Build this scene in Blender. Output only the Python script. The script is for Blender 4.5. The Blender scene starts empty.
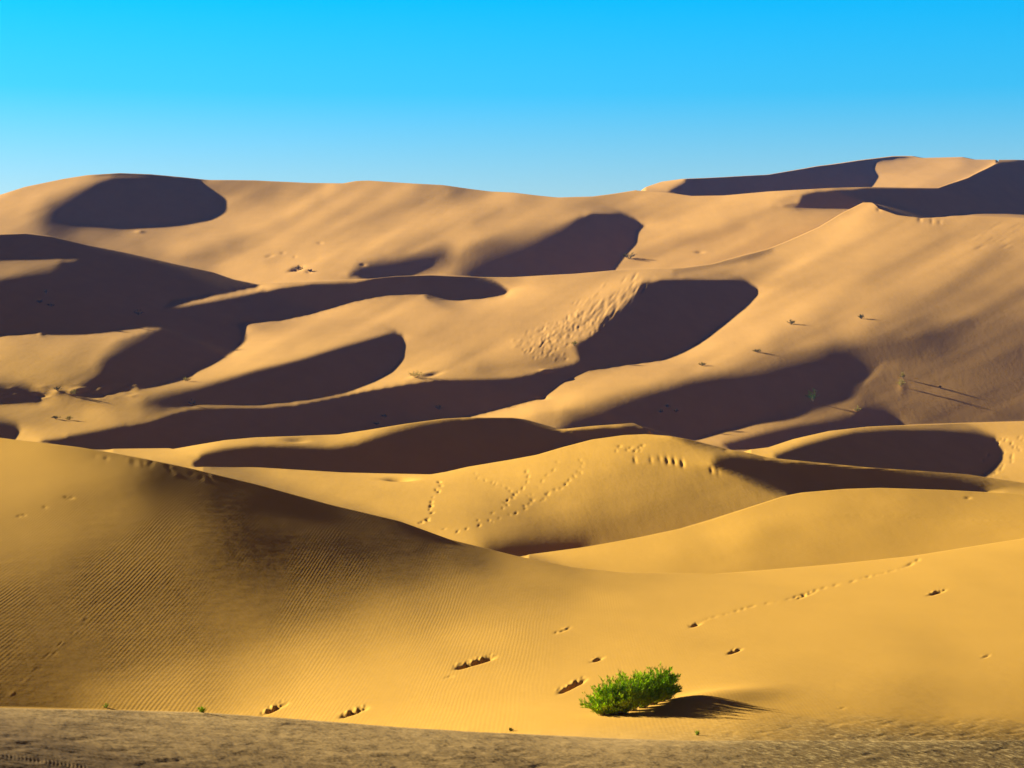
import bpy, bmesh, math, random
import numpy as np

# ------------------------------------------------------------------ camera, sky, sun, exposure
C = bpy.context.scene.collection
F = 2050.0            # focal length in pixels of the 1024 px wide frame
VH = 384.0            # row of the true horizon
SUN_EL = math.radians(19.0)
SUN_AZ = math.radians(18.0)      # the sun stands to the left, a little beyond the dunes
cd = bpy.data.cameras.new('camera'); cam = bpy.data.objects.new('camera', cd); C.objects.link(cam)
cd.sensor_width = 36.0; cd.lens = 36.0 * F / 1024.0
cd.clip_start = 0.1; cd.clip_end = 40000.0
cam.location = (0, 0, 0); cam.rotation_euler = (math.radians(90), 0, 0)
bpy.context.scene.camera = cam
cd.dof.use_dof = True; cd.dof.focus_distance = 70.0; cd.dof.aperture_fstop = 5.6
S = np.array([-math.cos(SUN_EL) * math.cos(SUN_AZ), math.cos(SUN_EL) * math.sin(SUN_AZ), math.sin(SUN_EL)])

world = bpy.data.worlds.new("World"); bpy.context.scene.world = world
world.use_nodes = True
wn = world.node_tree.nodes; wl = world.node_tree.links
bg = wn['Background']
sky = wn.new('ShaderNodeTexSky'); sky.sky_type = 'NISHITA'; sky.sun_disc = False
sky.sun_elevation = SUN_EL
sky.sun_rotation = math.atan2(S[0], S[1])
sky.air_density = 1.0; sky.dust_density = 0.3; sky.ozone_density = 3.0
tcw = wn.new('ShaderNodeTexCoord'); sepw = wn.new('ShaderNodeSeparateXYZ')
wl.new(tcw.outputs['Generated'], sepw.inputs[0])
tint = wn.new('ShaderNodeValToRGB')       # pale horizon to deep blue; dim reddish overhead is added to set shadow fill
wl.new(sepw.outputs['Z'], tint.inputs[0])
SKY_STOPS = [(0.0, (0.55, 0.80, 0.80)), (0.09, (0.68, 0.80, 0.80)), (0.14, (0.12, 0.78, 1.0)), (0.185, (0.0, 0.82, 1.10)),
             (0.25, (0.02, 0.10, 0.28)), (0.38, (0.58, 0.13, 0.075)), (1.0, (0.58, 0.13, 0.075))]
while len(tint.color_ramp.elements) < len(SKY_STOPS): tint.color_ramp.elements.new(0.5)
for e, (p, c) in zip(tint.color_ramp.elements, SKY_STOPS):
    e.position = p; e.color = (*c, 1)
mulw = wn.new('ShaderNodeMixRGB'); mulw.blend_type = 'MULTIPLY'; mulw.inputs[0].default_value = 1.0
wl.new(sky.outputs[0], mulw.inputs[1]); wl.new(tint.outputs[0], mulw.inputs[2])
azr = wn.new('ShaderNodeMapRange'); azr.inputs['From Min'].default_value = 0.5; azr.inputs['From Max'].default_value = 0.95
azr.inputs['To Min'].default_value = 0.2; wl.new(sepw.outputs['Y'], azr.inputs['Value'])     # added dimming to the sides and behind, to cut the shadow fill
mula = wn.new('ShaderNodeMixRGB'); mula.blend_type = 'MULTIPLY'; mula.inputs[0].default_value = 1.0
wl.new(mulw.outputs[0], mula.inputs[1]); wl.new(azr.outputs[0], mula.inputs[2]); wl.new(mula.outputs[0], bg.inputs['Color'])
bg.inputs['Strength'].default_value = 0.075

sl = bpy.data.lights.new('sun', 'SUN'); sl.energy = 5.0; sl.angle = math.radians(0.5); sl.color = (1.0, 0.98, 0.80)
so = bpy.data.objects.new('sun', sl); C.objects.link(so)
import mathutils
so.rotation_euler = mathutils.Vector(S).to_track_quat('Z', 'Y').to_euler()
so.location = (-200, 40, 120)
vs = bpy.context.scene.view_settings
vs.view_transform = 'Standard'; vs.look = 'None'; vs.gamma = 1.0; vs.exposure = 1.5; vs.use_curve_mapping = False

# ------------------------------------------------------------------ the dunes: crest lines seen from the camera, each with its distance
def curve(pts):
    p = np.array(pts, float)
    return lambda u: np.interp(u, p[:, 0], p[:, 1])
V1 = curve([(-300,700),(0,707),(100,709),(200,712),(256,716),(400,727),(500,733),(600,738),(700,741),(1024,741),(1400,738)])
V2 = curve([(-300,436),(-100,436),(0,437.5),(32,441.5),(80,447.5),(112,452.5),(140,457.5),(187,467),(256,484),(331,505),(398,521),(450,539.5),(518,556.5),(569,567),
            (620,572.5),(680,573.5),(713,574),(767,570),(838,564),(909,556.5),(1024,538.6),(1200,505),(1400,490)])
V3r = curve([(-300,900),(500,900),(515,557.5),(523,555.5),(586,547),(637,538),(680,529),(713,519),(784,496),(802,492.5),(845,489),(880,488),(944,490),(1024,494),(1200,496),(1400,485)])
V4r = curve([(-300,462),(192,466),(203,467),(256,467),(343,472.5),(431,474.5),(446,472),(468,467),(512,459.7),(537,455),(562,447.5),(592,439.5),(624,435),(647,434),(667,435.5),
             (687,438.7),(727,449),(745,452),(768,457.5),(818,462.5),(868,467.5),(918,471),(968,474.5),(1024,483),(1200,486),(1400,480)])
V5r = curve([(-300,440),(92,449),(170,448),(172.5,449),(195,445),(225,440),(256,437.2),(306,435.5),(338,434.5),(368.5,430),(406,424),(443,419),(468,417.5),(512,417.5),
             (524,419),(549,426),(559,429.5),(590,426.2),(634,423),(650,431),(664,436.5),(690,449),(715,448),(733,450),(750,449.5),(768,447.5),(793,439.5),(830,431),(868,427),(918,424.5),(968,423),(1024,421.5),(1200,415),(1400,420)])
V6r = curve([(-300,250),(-80,238),(0,234),(25,233),(50,236),(87.5,245),(125,252.5),(175,264),(212,272),(232,279),(256,284),(281,282.5),(343,280),(368,279),(396,276),(431,275),
             (481,277),(512,277),(574,274),(612,270.5),(649,269),(682,268),(712,264),(737,257),(768,249),(788,241),(818,227.5),(843,212.5),(863,202.5),(873,202.5),(880.5,209),
             (898,215),(923,218),(955,216.5),(993,216.5),(1024,218),(1200,240),(1400,260)])
V7r = curve([(-300,100),(625,100),(637,190.5),(667,192.5),(692,196),(724,195.5),(768,191.5),(830,188),(868,187),(938,188),(968,177.5),(985,169),(998,162.5),(1005,100),(1400,100)])
VSr = curve([(-300,240),(-100,213),(0,195),(25,187),(62.5,179),(87.5,175),(120,173),(150,174),(187,177.5),(210,180),(256,180.3),(306,183),(343,183.5),(356,181),(368,180.5),(406,183),
             (443,185),(471,189),(491,191.5),(512,192.5),(537,195.5),(557,197.5),(592,196.7),(612,194),(637,190),(662,181.5),(682,179),(724,177),(768,174.5),(818,166),(868,159),
             (893,156),(913,156),(923,158),(963,157),(975,159.5),(1024,160),(1200,172),(1400,200)])
def sm(fn, w=3.0):
    us = np.arange(-300, 1401, 1.0); k = np.arange(-9, 10); g = np.exp(-0.5 * (k / w) ** 2); g /= g.sum()
    y = np.convolve(np.pad(fn(us), 9, mode='edge'), g, mode='valid')
    return lambda u: np.interp(u, us, y)
V0 = lambda u: np.full_like(np.asarray(u, float), 800.0)
V1 = sm(V1); V2 = sm(V2)
_V3 = sm(V3r, 1.5); V3 = lambda u: np.minimum(_V3(u), V2(u))
_V4 = sm(V4r, 1.5); V4 = lambda u: np.minimum(_V4(u), V3(u))
_V5 = sm(V5r, 1.0); V5 = lambda u: np.minimum(_V5(u), V4(u))
_V6 = sm(V6r, 1.2); V6 = lambda u: _V6(u)
_VS = sm(VSr, 1.5); VS = lambda u: _VS(u)
_V7 = V7r; V7 = lambda u: np.minimum(np.maximum(_V7(u), VS(u)), V6(u))
BND = [V0, V1, V2, V3, V4, V5, V6, V7, VS]
#           distance at the foot                                            distance at the crest
DEP = [(curve([(0,14)]),                                                   curve([(0,20),(400,21),(700,26),(1024,31.5)])),
       (curve([(0,36),(300,34),(600,29),(760,25),(1024,27.3)]),            curve([(0,58),(300,60),(600,62),(1024,70)])),
       (curve([(0,80),(530,80),(1024,88)]),                                curve([(0,84),(520,84),(700,92),(900,100),(1024,102)])),
       (curve([(0,105),(400,98),(600,112),(800,125),(1024,125)]),          curve([(0,140),(400,140),(640,150),(900,160),(1024,160)])),
       (curve([(0,165),(480,165),(1024,172)]),                             curve([(0,185),(480,205),(640,190),(900,210),(1024,212)])),
       (curve([(0,225),(480,235),(700,225),(1024,235)]),                   curve([(0,428),(150,418),(256,388),(500,385),(700,380),(868,350),(1024,345)])),
       (curve([(0,470),(150,462),(300,440),(500,440),(800,410),(900,400),(1024,400)]),         curve([(0,540),(500,560),(800,490),(1024,520)])),
       (curve([(0,620),(1024,620)]),                                       curve([(0,640),(700,680),(900,720),(1024,700)]))]

# ------------------------------------------------------------------ slip faces: outlines of the slopes that turn away from the sun (column, row, softness of the brow)
NL = 8
SLIP = {
 6: [[(115,178,3),(97,184,3),(75,197,6),(57,211,10),(54,221,12),(82,222.5,6),(112,225.5,4),(150,225,3),(180,222.5,3),(205,217.5,3),(220,209,2.5),(221,201,2.5),(212,191,1.5),(200,182.5,1),(197,180,1),(162,177,1)],
     [(85,175.5,1),(120,171,1),(150,171,1),(187,175,1),(212,179,1),(200,181,1),(165,177,1),(120,175.5,1),(95,176,1)],
     [(351,275,2),(361,269,4),(386,264,5),(418,259,6),(441,256,8),(431,265,5),(416,272.5,3),(400,279,1),(368,283,1)],
     [(463,280,8),(470,272,10),(486,262,12),(512,252,12),(537,242.5,8),(562,230,5),(577,220,2),(592,213,1.5),(619.5,212.5,1.5),(634.5,218,1),(644,226,1),(634.5,231,1.5),(634.5,242.5,1.5),(622,256,1.5),(612,269.5,1.5),(605,280,1),(512,286,1)],
     [(782,205.5,1),(798,204,1.5),(802,195,1.5),(818,191,1),(868,187.5,1),(938,187,1),(968,177,1),(998,162,1),(1100,150,5),(1200,190,20),(1200,225,20),(1024,214.5,1),(980,212.5,1),(945,215.5,1),(923,222,1),(898,222,1),(880,214,1),(868,209,1),(848,209,1),(800,209,1)]],
 7: [[(667,191.5,1),(684,182.5,1.5),(687,176,1),(760,170,1),(868,155,1),(900,150,1),(917,155,1),(908,158,1),(875.5,162.5,1.5),(872,169,1.5),(878,176,1.5),(868,187,1.5),(868,195,1),(700,199,1),(680,196,1)]],
 5: [[(-200,225,20),(0,230,1),(25,229,1),(50,232,1),(87,241,1),(125,248,1),(175,260,1),(212,268,1),(232,275,1),(260,285,1),(256,288,1),(225,294.5,1.5),(187,297,2),(170,300,2),(160,310,2),(187,307,2),
      (225,300,2),(256,294,2),(281,287.5,1.5),(318,282.5,1.5),(356,282,1.5),(368,279.5,1),(396,272,1),(440,270,1),(481,276,1),(498,282.5,1.5),(508,290,1.5),(503,295,1.5),(481,298,1),(451,301,1),(428,299.5,1),(423,295,1),(406,294,1),
      (381,296,1),(351,302,1),(306,315,1),(276,321,1),(256,322.5,1),(237,323,1),(242,332,1.5),(242,340,1.5),(230,354,1.5),(207,367,1.5),(182,377,2),(150,385,2),(120,391,1.5),(100,395,1.5),(68,395,1.5),(75,390,2),
      (85,384,3),(100,375,4),(107,362,6),(125,347,8),(148,336,8),(160,330,4),(160,326,2),(125,329,1.5),(87,334,1),(62,335,1),(41,335.5,1),(39,332,1),(20,334,1),(0,336,1),(-60,342,4),(-200,340,20),(-200,285,20),(0,281,3),(25,276,4),(50,272,4),(59,267,4),
      (62,262,2),(82,259,1),(75,257.5,1),(37,258,1),(0,260,1),(-100,262,10)],
     [(-200,385,10),(0,386,4),(25,389,4),(34,396,4),(37,401,3),(0,403,2),(-200,405,10)],
     [(150,402.5,8),(170,396,6),(200,389,3),(256,371.5,2),(306,359,2),(356,344,2),(393.5,333,2),(402,334,1.5),(405,345,1.5),(402,359,1.5),(391,371,1.5),(371,382.5,1),(343.5,393.5,1),(306,400.5,1),(256,404.5,1),(195,405,1.5),(162,407,5)],
     [(-200,420,20),(0,422.5,3),(15,426,3),(19,432.5,1.5),(15,437.5,1),(10,445,1),(-200,445,20)],
     [(37,440.5,1),(75,436,2),(112,429,2),(150,421,1.5),(175,412.5,1.5),(195,408,1),(256,407.3,1),(293.5,405,.8),(338,396.5,.8),(368,390.5,.8),(406,384,.8),(443,378.5,.8),(476,378.5,1),(512,378,1.5),(549.5,371,2),(574.5,365,2),
      (581,360,2),(578,352.5,2),(577,346,2),(594.5,332.5,1.5),(604.5,320,2),(622,310,2),(637,295,2),(644.5,284,2),(662,279,1.5),(687,278,1),(724.5,279,1),(744.5,280,1),(757,287.5,1.5),(757,295,1.5),(744.5,307.5,1),
      (722,325,1),(702,340,1),(684.5,351,1),(662,360,1),(637,364,1),(612,367,1),(587,371,1),(562,382.5,1),(542,397.5,1),(512,405.5,1),(468.5,416,1),(440,430,1),(338,444,1),(256,447,1),(172,455,1),(80,455,1)],
     [(558,434,4),(574,422,8),(612,407,8),(649.5,395,6),(687,384,6),(724.5,379,6),(768,375,8),(805,365,10),(832,360,12),(842,368,14),(825,384,16),(800,400,14),(768,415,5),(747,422.5,2),(694.5,439.5,1.5),(680,445,1),(600,445,1)],
     [(724.5,445,2),(768,434,3),(805,426,3),(843,421,5),(868,410,8),(885,412,4),(893,420,4),(890,432,1),(830,440,1),(793,448,1),(768,455,1),(733,456,1)]],
 4: [[(195,472,1),(192,462,1.5),(205,455,2),(225,450,2.5),(256,446.5,2.5),(293,447.5,3),(331,449.5,3),(356,446,3),(381,437.5,3),(418,427.5,3),(456,420.5,2),(481,417,1),(512,414,1),(530,418,1),(549,422,1),(562,431.5,.8),(600,427.8,.8),(634,425.2,.8),(648,428,1),(662,433,1),(662,445,1),
      (590,450,1),(512,470,1),(431,485,1),(343,480,1),(256,474,1)],
     [(776,456,2),(805,446,2.5),(830.5,439,2.5),(855.5,433,2.5),(893,430.5,2),(943,430,2),(975.5,432,2),(993,437.5,2),(1002,450,1.5),(1000.5,460,1.5),(990.5,469,1),(978,476,1),(970,485,1),(868,478,1),(776,465,1)]],
 3: [[(712,466.5,1.5),(719,460,5),(737,456.5,4),(768,459,1.5),(818,464.5,2),(868,470,3),(918,476,5),(955,480,6),(980,487,6),(985,500,1),(800,505,1),(783,493,1),(768,489,1),(737,476,1)],
     [(665,433,1),(690,437,1),(728,447,1),(727,451.5,1),(690,443.5,1.5)],
     [(492,550,8),(520,546,8),(560,545,8),(580,545,8),(560,556,3),(523,565,1),(500,558,2)]],
}
SAMP = {
 0: [(0,712,190),(200,720,190),(400,735,180),(0,735,165),(200,738,165),(0,768,110),(200,768,120),(400,765,140),(600,750,160),(700,762,140),(850,755,160),(1000,765,150),(0,800,100),(500,800,120),(1000,800,140)],
 1: [(540,565,185),(620,576,220),(700,580,230),(800,575,232),(900,565,230),(1024,545,225),(400,620,195),(500,630,222),(600,630,228),(800,620,228),(1000,600,220),(400,690,225),(500,725,222),(700,680,222),(850,660,220),(1000,650,220),(700,730,205),(850,720,190),(1000,700,200),(850,740,150),(1000,740,140),(900,735,150),(780,738,170),(25,459,228),(25,484,205),(75,459,208),(25,534,170),(25,559,150),(25,609,122),(25,659,108),(25,694,115),(100,459,190),(100,509,160),(100,559,132),(100,609,115),(100,659,118),(100,699,165),(175,484,130),(175,534,135),(175,584,125),(175,634,125),(175,684,185),(250,499,95),(250,534,112),(250,584,118),(250,634,150),(250,684,210),(325,519,88),(325,559,110),(325,599,135),(325,644,195),(325,694,232),(400,539,90),(400,574,125),(400,609,180),(400,659,228),(475,559,125),(475,594,185),(475,634,226),(525,574,190),(0,634,115),(0,684,110),(100,640,118),(150,660,128),(150,695,160),(200,675,150),(220,640,128),(60,700,122),(260,660,185),(260,600,122),(300,560,118),(250,540,118),(540,565,190),(300,710,225),(400,715,225),(330,690,222)],
 2: [(560,556,235),(650,545,238),(720,525,238),(800,500,232),(880,495,225),(960,498,205),(1024,503,215),(700,560,215),(780,545,195),(850,540,190),(900,530,190),(1000,520,205)],
 3: [(220,470,225),(300,485,235),(400,510,240),(450,530,235),(430,485,240),(520,470,240),(600,455,235),(640,445,225),(690,450,205),(560,500,225),(620,500,190),(700,500,160),(650,470,190),(720,480,190),(760,495,170),(600,530,140),
     (660,520,160),(500,530,200),(540,525,150),(1000,484,130),(960,478,150),(900,472,110)],
 4: [(120,450,225),(180,455,215),(260,440,225),(300,442,200),(350,440,225),(420,424,190),(600,425,200),(780,448,225),(830,435,215),(900,427,190),(1010,440,225),(1020,470,225)],
 5: [(0,345,240),(50,340,235),(100,345,200),(40,370,200),(80,375,170),(60,395,165),(20,405,200),(60,409,160),(120,405,165),(60,418,205),(100,420,215),(140,415,190),(10,440,220),(150,393,215),(220,375,225),(250,345,235),(280,325,235),
     (350,310,232),(400,305,225),(350,335,225),(420,320,215),(470,310,215),(500,340,215),(430,360,218),(400,378,225),(470,368,180),(520,360,200),(560,350,195),(560,330,215),(600,300,215),(650,280,200),(560,285,205),(520,290,215),
     (650,273,210),(700,270,205),(740,265,195),(780,290,215),(800,250,225),(850,230,238),(868,210,225),(900,230,228),(950,250,222),(1000,240,215),(1010,270,190),(1020,300,150),(900,270,222),(850,290,222),(800,320,232),(850,320,215),
     (750,330,235),(700,355,235),(640,372,235),(560,395,235),(520,410,225),(600,385,225),(550,412,180),(950,310,175),(900,330,165),(1000,340,110),(960,360,110),(1010,400,100),(940,400,115),(900,390,115),(840,405,150),(790,412,175),
     (740,432,200),(850,330,190),(800,345,200),(800,355,150),(880,340,130),(960,330,110),(930,345,105),(40,265,150),(20,278,190),(0,262,150),(180,302,245),(200,299,245),(240,292,215),(915,348,100),(860,358,78),(882,351,72),(850,374,92),(868,380,105),(835,392,110),(900,365,120),(1024,360,105)],
 6: [(0,205,215),(40,190,205),(80,182,205),(30,220,190),(60,225,150),(100,232,175),(20,215,200),(150,235,205),(200,230,215),(180,245,228),(250,225,232),(150,258,180),(200,258,170),(240,245,200),(225,185,160),(260,190,165),(300,188,190),
     (230,205,185),(300,210,225),(280,220,215),(340,195,225),(400,190,218),(440,190,200),(460,190,125),(470,195,190),(350,230,220),(420,225,218),(360,215,205),(450,215,215),(500,205,228),(520,215,205),(460,235,222),(540,205,200),
     (570,205,190),(600,204,185),(560,215,215),(520,235,210),(450,255,190),(490,245,170),(300,250,225),(240,270,225),(300,272,225),(340,268,200),(650,200,215),(620,203,190),(700,203,218),(760,200,215),(800,192,200),(770,215,215),
     (820,215,205),(700,220,225),(750,225,215),(660,240,215),(700,250,205),(640,260,205),(770,235,200),(650,222,220)],
 7: [(660,185,215),(680,190,195),(900,165,210),(950,162,220),(940,175,205),(900,182,220),(975,165,190)],
}
# gentle ridges and hollows (polyline, half width px, change of tone)
STROKE = {
 6: [([(512,190),(440,218),(380,240),(320,256)],4,14),([(500,210),(450,232),(400,250)],4,-14),([(330,185),(290,212),(256,226),(200,240),(150,248)],4,16),([(420,200),(360,222),(300,246),(270,262)],4,-12),
     ([(470,225),(430,246),(390,258)],3,12),([(768,207),(700,218),(650,222)],3,12),([(740,228),(690,240),(640,250)],5,-14),([(320,200),(290,220),(230,245)],4,-10),([(560,200),(520,222),(480,240)],4,10),([(150,258),(200,258),(240,250)],4,-12)],
 5: [([(430,300),(390,315),(340,333),(300,345)],4,10),([(868,208),(830,240),(790,270),(750,300),(700,335)],7,14),([(940,240),(880,275),(830,310),(780,345)],9,-12),([(1000,250),(940,300),(890,340)],8,-14),
     ([(512,345),(440,372)],4,14),([(480,368),(520,366),(560,360)],4,-22),([(676,272),(700,268),(735,262),(770,250)],2.5,-34),([(680,276),(712,270),(745,263)],2,22),
     ([(930,340),(905,360)],5,-20),([(968,325),(940,345)],6,-16),([(890,352),(868,375)],4,-20),([(884,362),(866,382)],2.5,35),([(640,290),(600,310),(560,335)],5,-8)],
}

def seg_dist(U, V, P):
    """distance to an open or closed polyline and the value interpolated along it"""
    best = np.full(U.shape, 1e9); val = np.zeros(U.shape)
    for (x0, y0, s0), (x1, y1, s1) in zip(P[:-1], P[1:]):
        dx, dy = x1 - x0, y1 - y0; L = dx * dx + dy * dy + 1e-9
        t = np.clip(((U - x0) * dx + (V - y0) * dy) / L, 0, 1)
        d = np.hypot(U - x0 - t * dx, V - y0 - t * dy)
        m = d < best
        best = np.where(m, d, best); val = np.where(m, s0 + t * (s1 - s0), val)
    return best, val
def inside(U, V, P):
    c = np.zeros(U.shape, bool)
    for (x0, y0, _), (x1, y1, _) in zip(P, P[1:] + P[:1]):
        if y0 == y1: continue
        c ^= ((y0 > V) != (y1 > V)) & (U < (x1 - x0) * (V - y0) / (y1 - y0) + x0)
    return c
KT = 0.46
def _vn(x, y, seed):
    xi = np.floor(x).astype(np.int64); yi = np.floor(y).astype(np.int64); fx = x - xi; fy = y - yi
    fx = fx * fx * (3 - 2 * fx); fy = fy * fy * (3 - 2 * fy)
    def h(i, j):
        n = (i * 374761393 + j * 668265263 + seed * 974634777) & 0x7fffffff
        n = ((n ^ (n >> 13)) * 1274126177) & 0x7fffffff
        return ((n ^ (n >> 16)) & 0xffff) / 32767.5 - 1
    return (h(xi, yi) * (1 - fx) + h(xi + 1, yi) * fx) * (1 - fy) + (h(xi, yi + 1) * (1 - fx) + h(xi + 1, yi + 1) * fx) * fy
def lin(c):
    c = np.asarray(c, float) / 255.0
    return np.where(c <= 0.04045, c / 12.92, ((np.maximum(c, 0) + 0.055) / 1.055) ** 2.4)
def target(k, U, V):
    s = np.array(SAMP[k], float)
    num = np.zeros(U.shape); den = np.zeros(U.shape)
    Vs = V; asp = 2.2 if k >= 5 else 1.6
    for u, v, t in s:
        d2 = (U - u) ** 2 + (asp * (Vs - v)) ** 2
        w = 1.0 / (d2 + (2000.0 if k <= 1 else 1300.0 if k <= 3 else 120.0)) ** (2.4 if k <= 3 else 1.8)
        num += w * t; den += w
    tone = num / den
    for P, w, amp in STROKE.get(k, []):
        d, _ = seg_dist(U, V, [(a, b, 0) for a, b in P])
        tone = tone + 1.6 * amp * np.exp(-0.5 * (d / w) ** 2)
    if k == 1: tone = np.maximum(tone - 9 * np.clip((160 - tone) / 35, 0, 1), 103.0)
    if k >= 5:      # streaks blown down the long slopes
        ca_, sa_ = math.cos(math.radians(27)), math.sin(math.radians(27))
        al = U * ca_ - V * sa_; ac = U * sa_ + V * ca_
        bend = 10 * _vn(U / 260, V / 120, 5)
        tone = tone + 13 * _vn(al / 110, (ac + bend) / 9, 21) + 8 * _vn(al / 60, (ac + bend) / 4.5, 22)
    elif k >= 2: tone = tone + 5 * _vn(U / 90, (V + 0.3 * U) / 9, 23)
    T = np.maximum(KT * (lin(tone) - 0.07), 0.015)
    M = np.zeros(U.shape)
    for P in SLIP.get(k, []):
        P = [tuple(map(float, p)) for p in P]
        d, sf = seg_dist(U, V, P + P[:1])
        sd = np.where(inside(U, V, P), d, -d)
        sf = np.maximum(sf, 0.9); o_ = np.where(sf > 1.8, 2.8, 0.8) * sf; x = np.clip((sd + o_) / (o_ + 0.7 * sf), 0, 1)
        M = np.maximum(M, x * x * (3 - 2 * x))
    return T, M

STEP = 2.0
UG = np.arange(-240, 1265, STEP)
LAY = []
def upsample(UC, VC, X, UF, VF):
    """bilinear resampling of a coarse grid onto a finer one"""
    fu = np.clip((UF - UC[0]) / (UC[1] - UC[0]), 0, len(UC) - 1.001); fv = np.clip((VF - VC[0]) / (VC[1] - VC[0]), 0, len(VC) - 1.001)
    iu = fu.astype(int); iv = fv.astype(int); tu = (fu - iu)[None]; tv = (fv - iv)[:, None]
    R = X[:, iu] * (1 - tu) + X[:, iu + 1] * tu
    return R[iv] * (1 - tv) + R[iv + 1] * tv
LEVELS = [(8.0, 12, 200), (4.0, 7, 150), (2.0, 4, 90)]
WPA, WPB, W0, WS, HB, VERB = 0.01, 0.03, 0.04, 900.0, 0.05, 0
def solve(k):
    Vb, Vt = BND[k], BND[k + 1]
    prev = None
    for step, outer, inner in LEVELS:
        ug = np.arange(-240, 1265, step) if step != 2.0 else UG
        vb, vt = Vb(ug), Vt(ug)
        top = math.floor((Vt(UG).min() - 16) / 8) * 8; bot = min(Vb(UG).max(), 800) + 16
        VG = np.arange(top, bot + step, step)
        U, V = np.meshgrid(ug, VG)
        h = np.maximum(vb - vt, 3.0)
        qb = np.log(DEP[k][0](ug)); qc = np.log(DEP[k][1](ug))
        qc = qb + np.minimum(qc - qb, 19.0 * h / F)
        t = (vb[None] - V) / h[None]
        t = np.clip(t, -14 / h[None], 1 + 14 / h[None])
        q0 = qb[None] + t * (qc - qb)[None]
        for _ in range(int(60 / step)):
            q0[:, 1:-1] = 0.25 * (q0[:, :-2] + 2 * q0[:, 1:-1] + q0[:, 2:])
        T, M = target(k, U, V)
        vis = ((V < vb[None] + 1) & (V > vt[None] - 1)).astype(float)
        inn = np.clip((U + 110) / 90, 0, 1) * np.clip((1134 - U) / 90, 0, 1)      # past the frame the slopes ease out
        T = inn * T + (1 - inn) * 0.30; M = M * (inn > 0.5)
        vis *= 0.35 + 0.65 * inn
        cell = lambda X: 0.25 * (X[1:, 1:] + X[:-1, 1:] + X[1:, :-1] + X[:-1, :-1])
        a = cell((U - 512) / F); b = cell((V - VH) / F); Tc = cell(T); Mc = cell(M); vc = cell(vis)
        Tc = (1 - Mc) * Tc + Mc * (-0.02)
        g = F / step / 2
        def ga(q): d = q[:, 1:] - q[:, :-1]; return g * (d[1:] + d[:-1])
        def gb(q): d = q[1:] - q[:-1]; return g * (d[:, 1:] + d[:, :-1])
        def gaT(r):
            d = np.zeros((r.shape[0] + 1, r.shape[1])); d[1:] += r; d[:-1] += r
            o = np.zeros((d.shape[0], d.shape[1] + 1)); o[:, 1:] += d; o[:, :-1] -= d; return g * o
        def gbT(r):
            d = np.zeros((r.shape[0], r.shape[1] + 1)); d[:, 1:] += r; d[:, :-1] += r
            o = np.zeros((d.shape[0] + 1, d.shape[1])); o[1:] += d; o[:-1] -= d; return g * o
        ca = S[0] - S[1] * a; cb = -S[1] * b - S[2]; cc = -S[1]
        x = np.zeros(q0.shape) if prev is None else upsample(prev[0], prev[1], prev[2], ug, VG)
        A0, B0 = ga(q0), gb(q0)
        area = (step / 2.0) ** 2
        w0 = W0 * area; wsm = WS / area
        lap = lambda p: np.pad(p[1:-1, 1:-1] * 4 - p[:-2, 1:-1] - p[2:, 1:-1] - p[1:-1, :-2] - p[1:-1, 2:], 1)
        def lapT(r):
            r = r[1:-1, 1:-1]; o = np.zeros((r.shape[0] + 2, r.shape[1] + 2))
            o[1:-1, 1:-1] += 4 * r; o[:-2, 1:-1] -= r; o[2:, 1:-1] -= r; o[1:-1, :-2] -= r; o[1:-1, 2:] -= r; return o
        N0 = np.maximum(np.sqrt(A0 ** 2 + (1 + a * A0 + b * B0) ** 2 + B0 ** 2), 2.0)
        wd = area * vc * (1 + 3 * Mc)
        ra = WPA * area / N0 ** 2; rb = WPB * area / N0 ** 2
        def state(x):
            q = q0 + x
            qa, qbb = ga(q), gb(q)
            n1 = 1 + a * qa + b * qbb
            N = np.sqrt(qa ** 2 + n1 ** 2 + qbb ** 2) + 1e-6
            nd = ca * qa + cb * qbb + cc
            e = nd / N - Tc
            e = np.where((Mc > 0.9) & (e < 0), 0.5 * e, e)      # slip faces only have to stay turned away from the sun
            hb = np.maximum(qbb + 2.0, 0)
            E = (wd * e * e).sum() + (ra * (qa - A0) ** 2 + rb * (qbb - B0) ** 2).sum() + wsm * (lap(x) ** 2).sum() + w0 * (x * x).sum() + HB * area * (hb ** 2).sum()
            return E, qa, qbb, n1, N, nd, e, hb
        st = state(x)
        for it in range(outer):
            E, qa, qbb, n1, N, nd, e, hb = st
            fac = np.where((Mc > 0.9) & (nd / N < Tc), 0.5, 1.0)
            ja = fac * (ca / N - nd / N ** 3 * (qa + a * n1)); jb = fac * (cb / N - nd / N ** 3 * (qbb + b * n1))
            ha = HB * area * (hb > 0)
            def Aop(p):
                pa, pb = ga(p), gb(p)
                r = wd * (ja * pa + jb * pb)
                return gaT(ja * r + (ra + lm) * pa) + gbT(jb * r + (ha + rb + lm) * pb) + wsm * lapT(lap(p)) + w0 * p
            grad = gaT(ja * wd * e + ra * (qa - A0)) + gbT(jb * wd * e + rb * (qbb - B0) + HB * area * hb) + wsm * lapT(lap(x)) + w0 * x
            lm = 1e-4 * area
            dg = wd * (ja ** 2 + jb ** 2) + ra + rb + ha + 2 * lm
            D = np.zeros(q0.shape); D[1:, 1:] += dg; D[:-1, 1:] += dg; D[1:, :-1] += dg; D[:-1, :-1] += dg
            D = g * g * D + 20 * wsm + w0
            y = np.zeros(x.shape); r = -grad; z = r / D; p = z.copy(); rz = (r * z).sum(); r0 = rz
            for i in range(inner):
                Ap = Aop(p); al = rz / ((p * Ap).sum() + 1e-30)
                y = y + al * p; r = r - al * Ap; z = r / D; rn = (r * z).sum()
                if rn < 1e-5 * r0: break
                p = z + rn / rz * p; rz = rn
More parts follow.
